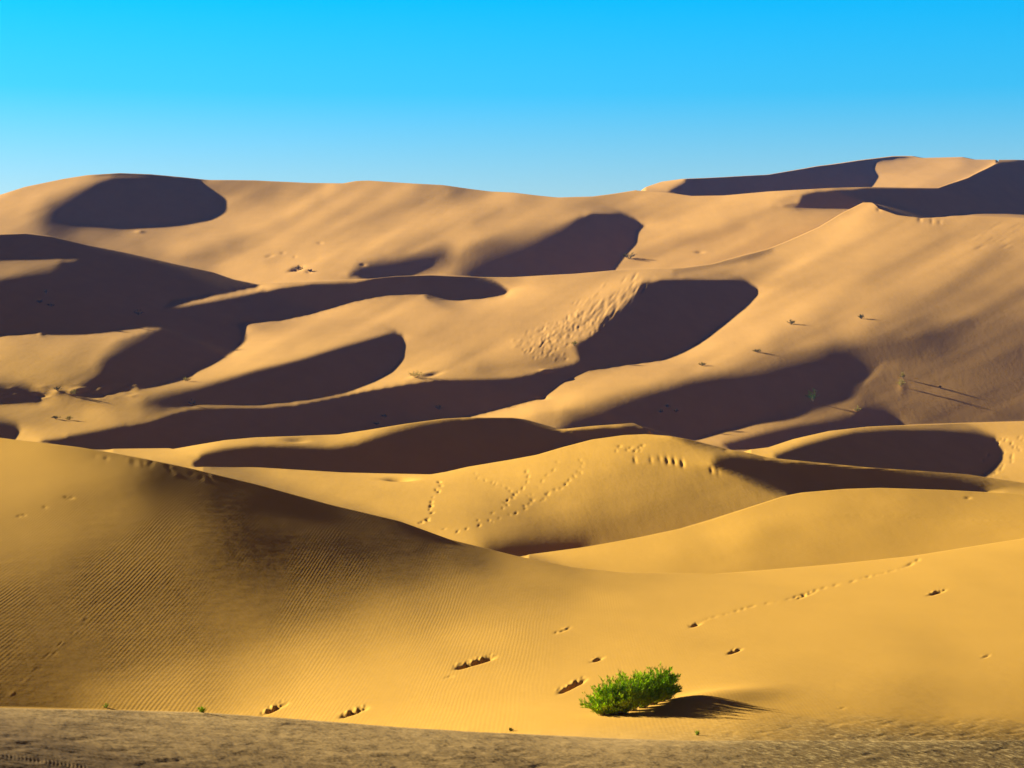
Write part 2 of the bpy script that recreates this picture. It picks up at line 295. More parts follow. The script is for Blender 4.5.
            for f in (1.0, 0.5, 0.25, 0.1):
                s2 = state(x + f * y)
                if s2[0] < E: break
            else: break
            x = x + f * y; st = s2
            if VERB: print(k, step, it, f, round(E, 1), '->', round(s2[0], 1), 'cg', i)
            if s2[0] > 0.997 * E: break
        prev = (ug, VG, x)
    return (VG, q0 + x)
def sample(k, u, v):
    VG, q = LAY[k]
    fu = np.clip((np.asarray(u, float) - UG[0]) / STEP, 1, len(UG) - 3.001); fv = np.clip((np.asarray(v, float) - VG[0]) / STEP, 1, len(VG) - 3.001)
    iu = fu.astype(int); iv = fv.astype(int); tu = fu - iu; tv = fv - iv
    def w(t): return (((-t + 2) * t - 1) * t / 2, ((3 * t - 5) * t * t + 2) / 2, ((-3 * t + 4) * t + 1) * t / 2, (t - 1) * t * t / 2)
    wu, wv = w(tu), w(tv); o = 0
    for j in range(4):
        for i in range(4):
            o = o + wv[j] * wu[i] * q[iv + j - 1, iu + i - 1]
    return np.exp(o)
for k in range(NL): LAY.append(solve(k))
#@@DEBUG

# ------------------------------------------------------------------ one sheet of sand through all the layers
rng = np.random.default_rng(7)
def vnoise(x, y, seed=0):
    """smooth value noise in -1..1"""
    xi = np.floor(x).astype(np.int64); yi = np.floor(y).astype(np.int64); fx = x - xi; fy = y - yi
    fx = fx * fx * (3 - 2 * fx); fy = fy * fy * (3 - 2 * fy)
    def h(i, j):
        n = (i * 374761393 + j * 668265263 + seed * 974634777) & 0x7fffffff
        n = ((n ^ (n >> 13)) * 1274126177) & 0x7fffffff
        return ((n ^ (n >> 16)) & 0xffff) / 32767.5 - 1
    return (h(xi, yi) * (1 - fx) + h(xi + 1, yi) * fx) * (1 - fy) + (h(xi, yi + 1) * (1 - fx) + h(xi + 1, yi + 1) * fx) * fy
CU = np.concatenate([np.arange(-230, -20, 3.0), np.arange(-20, 1044, 1.0), np.arange(1044, 1255, 3.0)])
rowsV, rowsD, rowsL = [], [], []
nrow = [60, 270, 80, 110, 56, 230, 100, 40]
ngap = 12
def layer_rows(k):
    vb, vt = BND[k](CU), BND[k + 1](CU)
    th = vb - vt
    push = np.clip(1 - th / 4.0, 0, 1) * 4.0
    if k == 0: push = push * 0
    out = []
    for t in np.linspace(0, 1, nrow[k]):
        v = vb + (vt - vb) * t
        out.append((v + push, sample(k, CU, v)))
    return out, push
prev_top = None
for k in range(NL):
    rws, push = layer_rows(k)
    if prev_top is not None:
        v0, d0 = prev_top; v1, d1 = rws[0]
        d1 = np.maximum(d1, d0 * 1.004)
        for g_ in range(1, ngap):
            t = g_ / ngap
            L = np.log(d1 / d0)
            dip = np.minimum(34 * L, 26) * math.sin(math.pi * t) ** 0.8
            if k == 1: dip = dip * np.clip((700 - CU) / 60, 0, 1)
            rowsV.append(v0 * (1 - t) + v1 * t + dip); rowsD.append(d0 * np.exp(L * t)); rowsL.append(k)
    for v, d in rws:
        rowsV.append(v); rowsD.append(d); rowsL.append(k)
    prev_top = rws[-1]
RV = np.array(rowsV); RD = np.array(rowsD); RL = np.array(rowsL)
# distances grow along every column
for i in range(1, len(RD)):
    RD[i] = np.maximum(RD[i], RD[i - 1] * 1.00015)
FEAT = []      # (layer, column, row, half width, half height, tilt in degrees, steepness)
def dent(k, u, v, ru=1.3, rv=1.0, ang=0.0, amp=-0.8): FEAT.append((k, u, v, ru, rv, math.radians(ang), amp))
def trail(k, pts, ox, oy, sc, amp=-0.8, ru=1.3, rv=0.9):
    for x, y in pts: dent(k, ox + x / sc + rng.normal(0, .3), oy + y / sc + rng.normal(0, .2), ru * rng.uniform(.6, 1.1), rv * rng.uniform(.6, 1.0), rng.uniform(-30, 60), amp * rng.uniform(.4, 1.1) * .62)
TA = [(320,240),(325,250),(318,268),(303,285),(297,298),(300,310),(292,320),(300,330),(288,345),(270,357),(262,360),(310,262),(295,310),(285,350)]
TB = [(425,215),(432,228),(455,235),(475,240),(485,245),(505,250),(520,258),(530,265)]
TC = [(575,210),(580,225),(578,240),(565,258),(550,270),(540,275),(535,285),(520,293),(512,300),(520,305),(505,315),(475,330)]
TD = [(665,180),(655,205),(635,220),(622,238),(610,255),(590,275),(580,280)]
TE = [(730,175),(740,185),(735,195),(725,210),(735,212),(715,222),(700,235),(690,245),(675,258),(660,262),(640,270),(635,275),(628,290),(620,293),(595,293),(585,303),(590,290),(570,310),(572,318),(545,330),(525,335),(495,345),(433,350),(437,367),(465,352),(335,378),(375,385),(400,377),(475,355)]
TF = [(845,135),(838,148),(870,145),(880,140),(893,148),(905,138),(915,133),(908,148)]
for t_, a_ in ((TA, -1.5), (TB, -1.0), (TC, -1.3), (TD, -0.6), (TE, -1.0), (TF, -1.1)): trail(3, t_, 330, 400, 2.926, a_)
trail(4, [(950,440),(935,438),(975,455),(1005,430),(985,470),(1008,480),(945,492),(978,500),(975,512),(975,527),(942,541),(935,555),(910,572),(898,578),(1020,440),(1000,470),(905,440),(920,455),(860,520),(880,500),(850,470),(870,540)], 768, 330, 4.0, -1.2)
for u, v, d in ((635,459.5,1.0),(651,459.5,.8),(660,458.5,.6),(667.5,460,1.6),(674.5,461,1.4),(682.5,463,1.7),(711.5,470,1.0),(718.5,472,.4)):
    dent(3, u, v, 1.2, 2.6, 12, -0.6 * d)
for i in range(0):
    dent(3, rng.uniform(690, 775), rng.uniform(472, 492), 6, 2.0, -20, rng.uniform(-.15, .15))
# churned sand on the shoulder of the middle slip face
for i in range(480):
    t = rng.random() ** 0.9; w = rng.normal(0, 1)
    u = 645 - 118 * t + w * (4 + 9 * min(t, .7)) * 0.9; v = 287 + 70 * t ** 1.05 + w * 5.0 - 2
    if u > 640 - 60 * max(v - 290, 0) / 55 + 4: continue
    if t < 0.45: dent(5, u, v, 0.8, 2.6, -35, rng.uniform(-.4, .25))
    else: dent(5, u, v, 0.8, rng.uniform(1.0, 2.0), -35 + rng.uniform(-30, 30), rng.uniform(-.55, .4))
# thin track across the pale slope in front
tr = [(693,625),(710,618),(730,613),(745,608),(760,604),(775,602),(795,597),(803,594),(816,590),(830,586),(848,583),(862,578),(875,575),(890,571),(898,569),(909,565),(918,560)]
for (x0, y0), (x1, y1) in zip(tr[:-1], tr[1:]):
    for q_ in range(4):
        t = rng.random(); st = 1.6 if 790 < x0 < 815 or x0 > 905 else 0.6
        dent(1, x0 + (x1 - x0) * t, y0 + (y1 - y0) * t, 1.6, 0.8, 18, -st * rng.uniform(.05, .32))
for u, v in ((95,606),(84,620),(72,632),(60,644),(51,655),(38,669),(24,680),(12,694)):
    for q_ in range(4): dent(1, u + rng.uniform(-4, 4) , v - 0 + rng.uniform(-1, 1), 2.6, 0.5, 42, rng.uniform(-.06, .05))
for u, v in ((66,497),(72,497.5),(69,498),(45,507),(19,516),(24,515)): dent(1, u, v, 1.6, 0.7, 0, -0.3)
for i in range(26): dent(1, rng.uniform(95, 215), 0, 1.8, 1.4, 0, rng.uniform(-.12, .08)); f_ = FEAT[-1]; FEAT[-1] = (1, f_[1], float(V2(f_[1])) + rng.uniform(1, 10), *f_[3:])
dent(1, 134, 463, 2.2, 3.0, -20, -.1); dent(1, 128, 459, 2, 2.5, 0, .1); dent(1, 150, 464, 2, 2, 0, -.12)
# wind-scoured clods in front: a lumpy lit rim over a hollow
CL = [((455,667),(494,655),3.2),((559,691),(584,679),3.0),((340,716),(366,707),2.6),((261,714),(285,703),2.8),((554,633),(569,628),1.0),((590,661),(603,656),1.5),
      ((443,678),(453,676),.8),((727,653),(740,648),1.7),((690,626),(699,623),1.5),((928,594),(944,589),1.5),((982,657),(990,654),.8),((838,709),(843,708),.8),((796,598),(812,592),1.2)]
for (x0, y0), (x1, y1), s_ in CL:
    n_ = max(3, int((x1 - x0) / 2.2)); an = math.degrees(math.atan2(y0 - y1, x1 - x0))
    for i in range(n_):
        t = (i + rng.uniform(.1, .9)) / n_; u = x0 + (x1 - x0) * t; v = y0 + (y1 - y0) * t
        e_ = math.sin(math.pi * min(max(t, .08), .92)) ** .5
        dent(1, u + 1.0, v + s_ * .45, 1.8 + s_ * .3, .4 + s_ * .20, an, -.42 * e_ * rng.uniform(.3, 1.4) * min(s_ / 1.6, 1.4))
        for z_ in range(3):
            dent(1, u + rng.normal(0, 1.2), v - s_ * .35 + rng.normal(0, .25) * s_, rng.uniform(.7, 1.6), .4 + s_ * .12, an + rng.uniform(-25, 25), rng.uniform(-.7, .8) * e_ * min(s_ / 1.8, 1.2))
dent(1, 706, 702, 40, 6, 8, .20)
# crusty foreground
for i in range(45):
    u = 2 + i * 1.95; dent(0, u, 756.5 + 11.5 * u / 88, 0.9, 1.0, 0, (-.5 if i % 2 else 0.2) * rng.uniform(.5, 1.2))
for i in range(420):
    u = rng.uniform(-40, 1060); v = rng.uniform(714, 785); dent(0, u, v, rng.uniform(3, 9), rng.uniform(.5, 1.2), rng.uniform(-12, 12), rng.uniform(-.10, .09))
for u, v, r_ in ((125,750,9),(170,760,9),(80,739,8),(20,744,10),(10,750,10),(30,747,8),(180,758,6)): dent(0, u, v, r_, .7, 3, -.12)
for i in range(260):
    u = rng.uniform(720, 1060); v = rng.uniform(716, 744); dent(1, u, v, rng.uniform(2, 6), rng.uniform(.5, 1.1), rng.uniform(-5, 15), rng.uniform(-.09, .07) * min(1, (v - 712) / 14))
# pits, scours and hummocks farther out
for k, u, v, ru, rv, an, am in ((5,298,268.5,4,1.5,15,-.9),(5,41,334,2,1,0,.3),(3,400,479,9,1.1,0,-.8),(4,298,440,8,1.6,0,-.3),(5,420,376,8,1.5,15,.25),(5,434,374,6,1.2,15,-.3),
                               (6,298,268.5,3.5,1.3,15,-1.2),(6,292,270,3,.8,20,-.6),(6,309,271.5,2,1,0,-.8),(6,283,253,2,.8,0,-.4),(6,270,256,3,.8,10,-.4),(6,320,243,2,.7,0,-.5),(6,363,264.5,2,.7,0,-.8),(6,295,257,1.3,.8,0,-.5),(6,700,252,3,.8,0,-.5),(6,140,232,3,.8,0,.5),
                               (5,545,371.5,4,1.2,0,.6),(5,542,398,4,1,0,-.5),(5,920,219,1.5,2,0,-.6),(5,932,221,1.3,2,0,-.5),(5,940,222,1.3,1.6,0,-.4),(5,879,209,1.5,1.5,0,-.7),
                               (5,100,390,3,2,0,.3),(5,118,386,3,2,0,.3),(5,136,386,4,1.5,0,.3),(5,40,395,6,1.2,0,-.5),(5,75,391,6,2,10,.35),(5,59,392,5,2,0,.35),(5,813,402,3,4,0,.2),(5,902,388,3,4,0,.15),(5,858,413,5,3,0,.2),(2,968,498,2,.8,0,-.5)):
    dent(k, u, v, ru, rv, an, am * .7)
for i in range(40): dent(5, rng.uniform(960, 1060), rng.uniform(222, 248), 3.5, .8, 22, rng.uniform(-.08, .06))
for i in range(70): dent(5, rng.uniform(0, 140), rng.uniform(386, 400), 3, 1, 5, rng.uniform(-.14, .14))
def features(U, V, D, L):
    """height added to the sand in metres: tracks, dents, clods and small undulation"""
    H = np.zeros(U.shape)
    Lf = L[:, 0]
    rows_of = {k: np.where(Lf == k)[0] for k in range(NL)}
    for k, u, v, ru, rv, an, amp in FEAT:
        R = 3.2 * max(ru, rv) + 1
        c0, c1 = np.searchsorted(CU, [u - R, u + R])
        if c1 <= c0: continue
        ks = [k] + ([0] if k == 1 and u > 690 and v > 735 else [])
        rr = rows_of[k]
        vm = V[rr, (c0 + c1) // 2]
        rs = rr[np.abs(vm - v) < R + 3]
        if not len(rs): continue
        sl = np.ix_(rs, range(c0, c1))
        du = U[sl] - u; dv = V[sl] - v
        p = du * math.cos(an) - dv * math.sin(an); q = du * math.sin(an) + dv * math.cos(an)
        H[sl] += amp * ru * D[sl] / F * np.exp(-0.5 * ((p / ru) ** 2 + (q / rv) ** 2))
    xw = D * (U - 512) / F; yw = D
    H += 0.012 * vnoise(xw / 1.7, yw / 3.1, 11) * (D < 90) + 0.05 * np.clip(D / 300, 0, 1) * vnoise(xw / 9, yw / 14, 12)
    return H
UU = np.repeat(CU[None], len(RV), 0)
Z = -RD * (RV - VH) / F
X = RD * (UU - 512) / F
Z += features(UU, RV, RD, RL[:, None])
# near rows under the camera and far rows behind the last crest
near = []
for d in (1.0, 3.0, 6.0, 9.0, 12.0):
    t = d / RD[0]; near.append((d * np.ones(len(CU)), -1.75 * (1 - t) + Z[0] * t))
far = []
for d, z in ((1.03, None), (1.1, 40), (1.25, 25), (1.6, 0), (2.5, -15), (4, -30)):
    dd = RD[-1] * d; zz = Z[-1] - 5 if z is None else np.full(len(CU), float(z)); far.append((dd, zz))
D_all = np.vstack([np.array([n[0] for n in near]), RD, np.array([n[0] for n in far])])
Z_all = np.vstack([np.array([n[1] for n in near]), Z, np.array([n[1] for n in far])])
X_all = D_all * (CU[None] - 512) / F; Y_all = D_all
# the sheet goes on round the camera past both edges, in lower dunes
th0 = math.atan2((CU[0] - 512) / F, 1.0); th1 = math.atan2((CU[-1] - 512) / F, 1.0)
span = 2 * math.pi - (th1 - th0); nth = 90
ts = np.linspace(0, 1, nth + 2)[1:-1]; ts = ts ** 1.0
tt = 0.5 - 0.5 * np.cos(np.pi * ts)
Rr = np.hypot(X_all[:, -1], Y_all[:, -1]); Rl = np.hypot(X_all[:, 0], Y_all[:, 0])
ex, ey, ez = [], [], []
for t in tt:
    th = th1 + span * t
    R = Rr * (1 - t) + Rl * t
    ws_ = t * t * (3 - 2 * t)
    x = R * math.sin(th); y = R * math.cos(th)
    zz = Z_all[:, -1] * (1 - ws_) + Z_all[:, 0] * ws_ + (1.2 * vnoise(x / 60, y / 60, 3) + 0.4 * vnoise(x / 17, y / 17, 4)) * np.minimum(R / 80, 1) * math.sin(math.pi * t)
    ex.append(x); ey.append(y); ez.append(zz)
XF = np.hstack([X_all, np.array(ex).T]); YF = np.hstack([Y_all, np.array(ey).T]); ZF = np.hstack([Z_all, np.array(ez).T])
nr, nc = XF.shape
co = np.stack([XF, YF, ZF], -1).reshape(-1, 3)
co = np.vstack([co, [[0, 0, -1.75]]])
idx = np.arange(nr * nc).reshape(nr, nc); nxt = np.roll(idx, -1, 1)
quads = np.stack([idx[:-1], nxt[:-1], nxt[1:], idx[1:]], -1).reshape(-1, 4)
tris = np.stack([np.full(nc, nr * nc), nxt[0], idx[0]], -1)
me = bpy.data.meshes.new('sand_dunes')
nq, ntr = len(quads), len(tris)
me.vertices.add(len(co)); me.vertices.foreach_set('co', co.astype(np.float32).ravel())
me.loops.add(nq * 4 + ntr * 3); me.loops.foreach_set('vertex_index', np.concatenate([quads.ravel(), tris.ravel()]).astype(np.int32))
me.polygons.add(nq + ntr)
me.polygons.foreach_set('loop_start', np.concatenate([np.arange(nq) * 4, nq * 4 + np.arange(ntr) * 3]).astype(np.int32))
me.polygons.foreach_set('use_smooth', np.ones(nq + ntr, bool))
me.update(calc_edges=True)
dunes = bpy.data.objects.new('sand_dunes', me); C.objects.link(dunes); dunes['kind'] = 'structure'

# ------------------------------------------------------------------ sand
def nodes(m):
    m.use_nodes = True; nt = m.node_tree; return nt, nt.nodes, nt.links
sand = bpy.data.materials.new('sand'); nt, N_, L_ = nodes(sand)
bsdf = N_['Principled BSDF']; bsdf.inputs['Roughness'].default_value = 0.95
bsdf.inputs['Specular IOR Level'].default_value = 0.1
def nd(t, **kw):
    n = N_.new(t)
    for a_, b_ in kw.items(): setattr(n, a_, b_)
    return n
def mth(op, a_, b_=None, c_=None, clamp=False):
    n = nd('ShaderNodeMath', operation=op); n.use_clamp = clamp
    for i_, v_ in enumerate((a_, b_, c_)):
        if v_ is None: continue
        if isinstance(v_, (int, float)): n.inputs[i_].default_value = v_
        else: L_.new(v_, n.inputs[i_])
    return n.outputs[0]
geo = nd('ShaderNodeNewGeometry'); sep = nd('ShaderNodeSeparateXYZ'); L_.new(geo.outputs['Position'], sep.inputs[0])
px, py, pz = sep.outputs
def noise(scale, detail=3.0, rough=0.5, vec=None, dist=0.0):
    n = nd('ShaderNodeTexNoise'); n.inputs['Scale'].default_value = scale; n.inputs['Detail'].default_value = detail
    n.inputs['Roughness'].default_value = rough; n.inputs['Distortion'].default_value = dist
    L_.new(vec if vec is not None else geo.outputs['Position'], n.inputs['Vector']); return n.outputs['Fac']
def ramp(v, a_, b_):
    n = nd('ShaderNodeMapRange'); n.inputs['From Min'].default_value = a_; n.inputs['From Max'].default_value = b_
    n.interpolation_type = 'SMOOTHSTEP'
    L_.new(v, n.inputs['Value']); return n.outputs[0]
def mixc(f, c0, c1):
    n = nd('ShaderNodeMixRGB')
    L_.new(f, n.inputs[0])
    for i_, c_ in ((1, c0), (2, c1)):
        if isinstance(c_, tuple): n.inputs[i_].default_value = (*c_, 1)
        else: L_.new(c_, n.inputs[i_])
    return n.outputs[0]
mpp = nd('ShaderNodeMapping'); mpp.inputs['Scale'].default_value = (1.0, 0.16, 0.3); L_.new(geo.outputs['Position'], mpp.inputs['Vector']); AN = mpp.outputs[0]
AMBER = (0.62, 0.322, 0.047); ROSE = (0.62, 0.318, 0.088); DRAB = (0.30, 0.225, 0.125)
wob = mth('MULTIPLY', mth('SUBTRACT', noise(0.02), 0.5), 60.0)
far_f = ramp(mth('ADD', py, wob), 150.0, 330.0)
col = mixc(far_f, AMBER, ROSE)
# the crusted hollow the camera looks over: coarser, greyer sand
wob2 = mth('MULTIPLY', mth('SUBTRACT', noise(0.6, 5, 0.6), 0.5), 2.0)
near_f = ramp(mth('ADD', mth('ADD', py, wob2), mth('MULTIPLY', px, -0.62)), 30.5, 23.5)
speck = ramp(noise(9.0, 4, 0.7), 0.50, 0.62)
near_f = mth('MAXIMUM', near_f, mth('MULTIPLY', ramp(mth('ADD', mth('ADD', py, mth('MULTIPLY', wob2, 1.6)), mth('MULTIPLY', px, -0.62)), 30.5, 26.8), ramp(px, 2.4, 5.5)))  # crust colour spreads farther at right, painting in shade the slope lacks
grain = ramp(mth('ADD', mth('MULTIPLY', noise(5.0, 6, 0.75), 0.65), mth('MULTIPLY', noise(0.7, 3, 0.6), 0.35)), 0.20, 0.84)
band = ramp(mth('ADD', py, mth('MULTIPLY', mth('SUBTRACT', noise(0.9, 4, 0.6), 0.5), 4.0)), 12.8, 17.5)      # shade painted into the crust colour, darker towards the camera
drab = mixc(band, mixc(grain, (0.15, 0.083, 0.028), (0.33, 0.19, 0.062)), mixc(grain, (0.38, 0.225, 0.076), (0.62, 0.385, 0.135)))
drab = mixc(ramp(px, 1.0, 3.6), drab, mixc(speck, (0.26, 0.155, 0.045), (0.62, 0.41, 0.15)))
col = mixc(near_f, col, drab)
mott = noise(0.25, 6, 0.6)
colm = nd('ShaderNodeMixRGB', blend_type='MULTIPLY'); colm.inputs[0].default_value = 1.0
mr = nd('ShaderNodeMapRange'); mr.inputs['To Min'].default_value = 0.84; mr.inputs['To Max'].default_value = 1.16; L_.new(mth('ADD', mth('MULTIPLY', mott, 0.45), mth('MULTIPLY', noise(0.35, 5, 0.6, vec=AN), 0.55)), mr.inputs['Value'])
L_.new(col, colm.inputs[1]); L_.new(mr.outputs[0], colm.inputs[2])
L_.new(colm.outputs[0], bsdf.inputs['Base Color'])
# wind ripples
warp = mth('MULTIPLY', mth('SUBTRACT', noise(0.30, 1.0, vec=AN), 0.5), 0.42)
warp2 = mth('MULTIPLY', mth('SUBTRACT', noise(2.2, 2, vec=AN), 0.5), 0.09)
phase = mth('ADD', mth('ADD', mth('SUBTRACT', px, mth('MULTIPLY', py, 0.03)), warp), warp2)
rip = mth('SINE', mth('MULTIPLY', phase, 2 * math.pi / 0.070))
ripamp = mth('MULTIPLY', ramp(noise(0.5, 3, vec=AN), 0.28, 0.72), ramp(py, 95.0, 55.0))
ripamp = mth('MULTIPLY', ripamp, mth('SUBTRACT', 1.0, near_f))
ripamp = mth('MULTIPLY', ripamp, mth('ADD', 0.25, mth('MULTIPLY', 0.75, ramp(px, 4.0, -6.0))))
hr = mth('MULTIPLY', mth('MULTIPLY', rip, ripamp), 0.0009)
hn = mth('MULTIPLY', noise(2.5, 4, 0.6), mth('ADD', 0.008, mth('MULTIPLY', near_f, 0.026)))
hf = mth('ADD', mth('MULTIPLY', mth('MULTIPLY', noise(1.6, 4, 0.65), ramp(py, 60.0, 160.0)), 0.022), mth('MULTIPLY', mth('MULTIPLY', noise(1.2, 4, 0.6, vec=AN), ramp(py, 50.0, 130.0)), 0.018))
hh = mth('ADD', mth('ADD', hr, hn), hf)
bmp = nd('ShaderNodeBump'); bmp.inputs['Strength'].default_value = 1.0; bmp.inputs['Distance'].default_value = 1.0
L_.new(hh, bmp.inputs['Height']); L_.new(bmp.outputs[0], bsdf.inputs['Normal'])
me.materials.append(sand)

# the air between the dunes
hz = bpy.data.meshes.new('haze'); b_ = bmesh.new(); bmesh.ops.create_cube(b_, size=1.0); b_.to_mesh(hz); b_.free()
haze = bpy.data.objects.new('haze', hz); C.objects.link(haze); haze['kind'] = 'stuff'
zlo, zhi = float(ZF.min()) - 1.0, float(ZF.max()) + 4.0
haze.scale = (7600, 7600, zhi - zlo); haze.location = (0, 0, (zlo + zhi) / 2)
hm = bpy.data.materials.new('air'); nth_, hn_, hl_ = nodes(hm)
hn_.remove(hn_['Principled BSDF']); pv = hn_.new('ShaderNodeVolumePrincipled')
pv.inputs['Color'].default_value = (0.06, 0.22, 0.66, 1); pv.inputs['Density'].default_value = 0.0002
hl_.new(pv.outputs[0], hn_['Material Output'].inputs['Volume']); hz.materials.append(hm)
# ------------------------------------------------------------------ plants
def leafmat(name, c0, c1, rough=1.0):
    m = bpy.data.materials.new(name); nt, n, l = nodes(m)
    b = n['Principled BSDF']; b.inputs['Roughness'].default_value = rough; b.inputs['Specular IOR Level'].default_value = 0.02
    t = n.new('ShaderNodeTexNoise'); t.inputs['Scale'].default_value = 9.0; t.inputs['Detail'].default_value = 3
    g_ = n.new('ShaderNodeNewGeometry'); l.new(g_.outputs['Position'], t.inputs['Vector'])
    mx = n.new('ShaderNodeMixRGB'); mx.inputs[1].default_value = (*c0, 1); mx.inputs[2].default_value = (*c1, 1)
    r_ = n.new('ShaderNodeMapRange'); r_.inputs['From Min'].default_value = 0.35; r_.inputs['From Max'].default_value = 0.65
    l.new(t.outputs['Fac'], r_.inputs['Value']); l.new(r_.outputs[0], mx.inputs[0]); l.new(mx.outputs[0], b.inputs['Base Color'])
    return m
M_GREEN = leafmat('green_leaf', (0.10, 0.24, 0.001), (0.44, 0.62, 0.003))
M_DEEP = leafmat('deep_green_leaf', (0.02, 0.06, 0.004), (0.06, 0.16, 0.008))
M_OLIVE = leafmat('olive_leaf', (0.06, 0.06, 0.01), (0.14, 0.13, 0.015))
M_STRAW = leafmat('straw_leaf', (0.30, 0.24, 0.04), (0.42, 0.36, 0.07))
M_DEAD = leafmat('dead_leaf', (0.05, 0.03, 0.015), (0.10, 0.06, 0.03))
M_STEM = leafmat('twig_bark', (0.10, 0.06, 0.03), (0.20, 0.12, 0.05))
def layer_at(u, v):
    for k in range(NL):
        if v >= float(BND[k + 1](u)): return k
    return NL - 1
def ground(u, v):
    c = int(np.argmin(np.abs(CU - u)))
    k = layer_at(u, v)
    rr = np.where(RL == k)[0][ (ngap - 1 if k else 0):]
    vv = VF_all[rr, c]
    r_ = rr[int(np.argmin(np.abs(vv - v)))]
    return mathutils.Vector((X[r_, c], RD[r_, c], Z[r_, c]))
VF_all = VH - Z * F / RD
def mesh_obj(name, vs, fs, mat, parent):
    m = bpy.data.meshes.new(name); m.from_pydata(vs, [], fs); m.update(); m.materials.append(mat)
    o = bpy.data.objects.new(name, m); C.objects.link(o); o.parent = parent; return o
def shrub(u, v, wpx, hpx, leaf, label, group, stems=26, leaves=26, clumps=None, category='shrub', name='desert_shrub', lean=0.15, seed=0, llen=0.05, spread=1.0):
    R_ = random.Random(seed * 7919 + 13)
    P = ground(u, v); sc = P.y / F
    root = bpy.data.objects.new(name, None); C.objects.link(root); root.location = P
    root.empty_display_size = 0.2
    root['label'] = label; root['category'] = category
    if group: root['group'] = group
    W_, H_ = wpx * sc, hpx * sc
    cl = clumps or [(0, 0, 0, W_ / 2, H_)]
    sv, sf, lv, lf = [], [], [], []
    def tube(p0, p1, r0, r1):
        d = (p1 - p0); 
        if d.length < 1e-5: return
        d.normalize(); a_ = d.orthogonal().normalized(); b_ = d.cross(a_); n0 = len(sv)
        for p, r in ((p0, r0), (p1, r1)):
            for q in range(3):
                t = q * 2.0944; sv.append(tuple(p + (a_ * math.cos(t) + b_ * math.sin(t)) * r))
        for q in range(3): sf.append((n0 + q, n0 + (q + 1) % 3, n0 + 3 + (q + 1) % 3, n0 + 3 + q))
    def leaf_(p, d, L, w):
        s_ = d.cross(mathutils.Vector((R_.gauss(0, 1), R_.gauss(0, 1), R_.gauss(0, 1))))
        if s_.length < 1e-4: return
        s_.normalize(); n0 = len(lv); m_ = p + d * (L * .45)
        up = s_.cross(d) * (w * .25)
        lv.extend([tuple(p), tuple(m_ + s_ * w + up), tuple(p + d * L), tuple(m_ - s_ * w + up)]); lf.append((n0, n0 + 1, n0 + 2, n0 + 3))
    for (cx, cy, cz, cr, ch) in cl:
        for s in range(stems):
            th = R_.uniform(0, 6.2832); el = R_.random() ** 0.6
            base = mathutils.Vector((cx + math.cos(th) * cr * .22 * R_.random(), cy + math.sin(th) * cr * .22 * R_.random(), cz - 0.02))
            reach = cr * el * spread; hgt = ch * (0.55 + .62 * R_.random() ** 1.4) * (1 - 0.42 * el ** 2)
            tip = mathutils.Vector((cx + math.cos(th) * reach, cy + math.sin(th) * reach, cz + hgt))
            ctrl = base + mathutils.Vector((math.cos(th) * reach * .25, math.sin(th) * reach * .25, hgt * .65))
            pts = []
            for q in range(7):
                t = q / 6; pts.append(base * (1 - t) ** 2 + ctrl * (2 * t * (1 - t)) + tip * t * t + mathutils.Vector((R_.gauss(0, 1), R_.gauss(0, 1), R_.gauss(0, 1))) * (0.012 * cr * q / 3))
            r0 = 0.006 * max(1, sc / .017 * .25)
            if s: tube(base_, base, r0, r0)      # the root crown joins the stems
            base_ = base
            for q in range(6): tube(pts[q], pts[q + 1], r0 * (1 - q / 8), r0 * (1 - (q + 1) / 8))
            for j in range(leaves):
                t = 0.06 + 0.94 * R_.random() ** 0.8; q = min(int(t * 6), 5); f_ = t * 6 - q
                p = pts[q].lerp(pts[q + 1], f_); d = (pts[q + 1] - pts[q]).normalized()
                side = mathutils.Vector((R_.gauss(0, 1), R_.gauss(0, 1), R_.gauss(0, .6))) * .42
                tw = p + (d + side).normalized() * (llen * R_.uniform(.5, 1.8)) * (1.1 - .5 * t)
                for z_ in range(3):
                    q0_ = p.lerp(tw, (z_ + 1) / 3); leaf_(q0_, (d + side * 1.2 + mathutils.Vector((R_.gauss(0, .5), R_.gauss(0, .5), .75))).normalized(), llen * R_.uniform(.6, 1.2), llen * .12)
    mesh_obj('stems', sv, sf, M_STEM, root); mesh_obj('foliage', lv, lf, leaf, root)
    return root
P0 = ground(628, 712)
def off(u, v, rpx, hpx, dy=0.0):
    g_ = ground(u, v); s_ = g_.y / F
    return (g_.x - P0.x, g_.y - P0.y + dy, g_.z - P0.z, rpx * s_, hpx * s_)
shrub(628, 712, 95, 42, M_GREEN, 'large bright green feathery bush casting a long shadow on the pale foreground sand', None, stems=80, leaves=27,
      clumps=[off(604, 715, 21, 26), off(613, 715, 22, 34), off(623, 714, 21, 37), off(633, 711, 19, 35), off(643, 708, 18, 32), off(653, 705, 19, 32), off(661, 702, 17, 31), off(667, 700, 13, 27)], seed=1, llen=0.048, spread=1.15)
G1 = 'small shrubs scattered over the far dune slopes'; G2 = 'tiny green sprouts in the foreground sand'; G3 = 'dry tufts in the shaded hollows'
